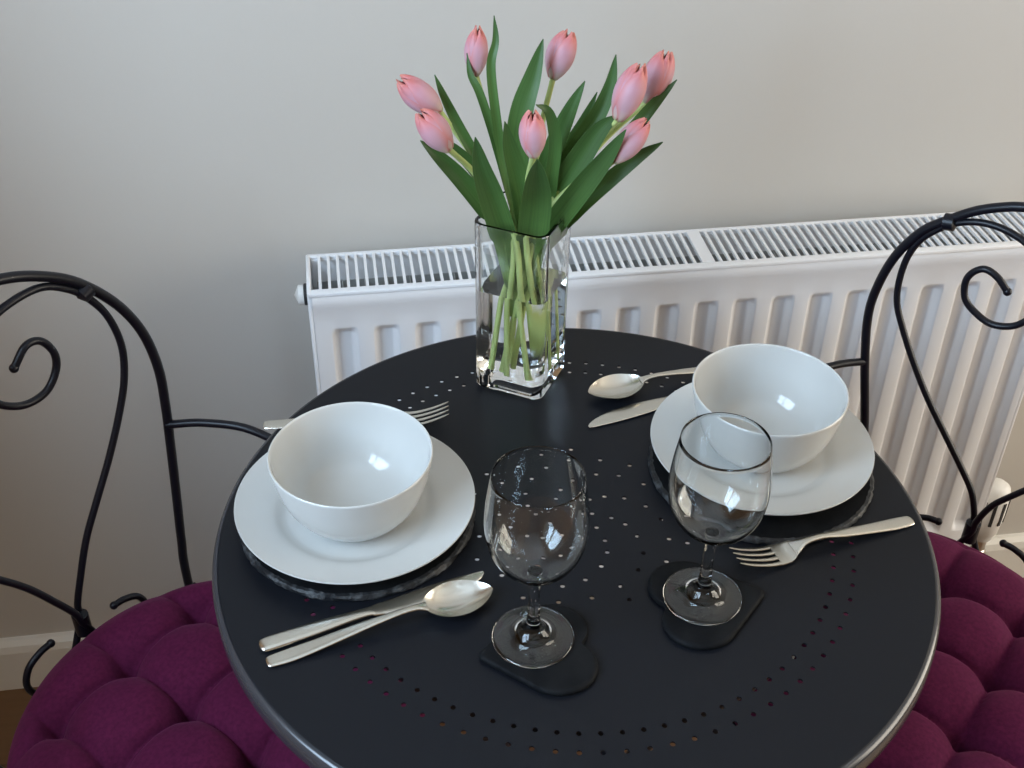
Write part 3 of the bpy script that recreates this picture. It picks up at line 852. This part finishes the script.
# the left chair's own right hand is away from the camera, so its half curve is mirrored
neg = lambda pts: [(-s, z) for s, z in pts]
CL, CR = (-.327, .0366), (.3635, .0374)

def chair_left():
    # same builder, mirrored half
    return chair('black wrought iron chair with scrolled back on the left of the table', (CL[0], CL[1], 0), math.radians(225), [(s, z) for s, z in archL], innL, scrL, -.024)
cl = chair_left()
for ch in cl.children:           # mirror the left chair's parts about its own middle
    ch.data.transform(Matrix.Diagonal((-1, 1, 1, 1))); ch.data.flip_normals()
cr = chair('black wrought iron chair with scrolled back on the right, in front of the radiator', (CR[0], CR[1], 0), math.radians(135), archR, innR, scrR, 0.0)

def cushion(label, loc, rotz, fx, fy, seed, R=.198, Hh=.037):
    rnd = random.Random(seed)
    sp = .088
    buttons = [(fx + i * sp, fy + j * sp) for i in range(-4, 5) for j in range(-4, 5)]
    buttons = [b for b in buttons if math.hypot(*b) < R - .028]
    rhos = [R * .90 * k / 64 for k in range(1, 65)] + [R * (.90 + .10 * math.sin(PI / 2 * k / 9)) for k in range(1, 10)]
    SEG = 224
    ztop = lambda q: Hh * max(0, 1 - (q / R) ** 6) ** .5
    def height(x, y):
        q = math.hypot(x, y)
        z = ztop(min(q, R))
        u = (x - fx) / sp; v = (y - fy) / sp
        du = abs(u - round(u)) * sp; dv = abs(v - round(v)) * sp
        db = min(math.hypot(x - bx, y - by) for bx, by in buttons)
        fade = max(0, min(1, (R * .985 - q) / .03))
        inn = max(0, min(1, (R - .020 - q) / .03))
        dip = .029 * math.exp(-(db / .014) ** 1.1)
        lined = max(0, 1 - db / .075) * .0 + 1
        cre = .0075 * math.exp(-du / .0042) + .0075 * math.exp(-dv / .0042)
        puff = .0085 * (math.sin(PI * min(.5, du / sp) ) * math.sin(PI * min(.5, dv / sp))) ** .6
        return z + (puff - cre * lined) * fade - dip * inn - .004 * (1 - inn) * 0
    bm = bmesh.new()
    c = bm.verts.new((0, 0, height(0, 0)))
    top = []
    for q in rhos:
        ring = []
        for k in range(SEG):
            a = 2 * PI * k / SEG; x, y = q * math.cos(a), q * math.sin(a)
            ring.append(bm.verts.new((x, y, height(x, y))))
        top.append(ring)
    bot = []
    for q in [R * (.90 + .10 * math.sin(PI / 2 * k / 9)) for k in range(8, -1, -1)] + [R * .6, R * .3]:
        bot.append([bm.verts.new((q * math.cos(2 * PI * k / SEG), q * math.sin(2 * PI * k / SEG), -ztop(q))) for k in range(SEG)])
    rings = top + bot
    for k in range(SEG): bm.faces.new((c, top[0][k], top[0][(k + 1) % SEG]))
    for a, b in zip(rings, rings[1:]):
        for k in range(SEG): bm.faces.new((a[k], b[k], b[(k + 1) % SEG], a[(k + 1) % SEG]))
    bm.faces.new(rings[-1])
    o = obj('seat_cushion', bm, M_velvet, None, (loc[0], loc[1], T - .311 + Hh), angle=180)
    o.rotation_euler = (0, 0, rotz)
    return tag(o, label, 'cushion')
cushion('round tufted purple cushion on the seat of the left chair', CL, math.radians(225), .013, -.115 + .088, 1, Hh=.0405)
cushion('round tufted purple cushion on the seat of the right chair', CR, math.radians(135), -.003, -.006, 2)

# ------------------------------------------------------------------ light
def area(name, loc, target, sx, sy, power, color):
    l = bpy.data.lights.new(name, 'AREA'); l.shape = 'RECTANGLE'; l.size = sx; l.size_y = sy; l.energy = power; l.color = color
    o = bpy.data.objects.new(name, l); COL.objects.link(o); o.location = loc
    o.rotation_euler = (Vector(target) - Vector(loc)).to_track_quat('-Z', 'Z').to_euler()
    return o
# daylight entering by the two glazed openings
area('daylight_left', (X0 - TW - .03, (WL[0] + WL[1]) / 2, (WL[2] + WL[3]) / 2), (X1, (WL[0] + WL[1]) / 2, (WL[2] + WL[3]) / 2), 1.4, 1.02, 69, (.58, .78, 1.0))
area('daylight_right', (X1 + .16, (WR[0] + WR[1]) / 2, (WR[2] + WR[3]) / 2), (X0, (WR[0] + WR[1]) / 2, (WR[2] + WR[3]) / 2), 1.55, 1.75, 56, (1.0, .90, .74))

w = bpy.data.worlds.new('sky'); scn.world = w; w.use_nodes = True
bg = w.node_tree.nodes['Background']; bg.inputs['Color'].default_value = (.75, .85, 1, 1); bg.inputs['Strength'].default_value = .6

# ------------------------------------------------------------------ camera
cam = bpy.data.cameras.new('camera'); co = bpy.data.objects.new('camera', cam); COL.objects.link(co)
cam.sensor_fit = 'HORIZONTAL'; cam.sensor_width = 36; cam.lens = 1201.57 * 36 / 1024; cam.clip_start = .02
R3 = ((0.988337, -0.15175, 0.012751), (0.080532, 0.591882, 0.801992), (0.129249, 0.791611, -0.597199))
mw = Matrix((( R3[0][0], R3[1][0], -R3[2][0], CAM.x), (R3[0][1], R3[1][1], -R3[2][1], CAM.y), (R3[0][2], R3[1][2], -R3[2][2], CAM.z + T), (0, 0, 0, 1)))
co.matrix_world = mw
scn.camera = co
scn.view_settings.view_transform = 'Standard'; scn.view_settings.look = 'None'
scn.view_settings.exposure = 0.0; scn.view_settings.gamma = 1.0; scn.view_settings.use_curve_mapping = False
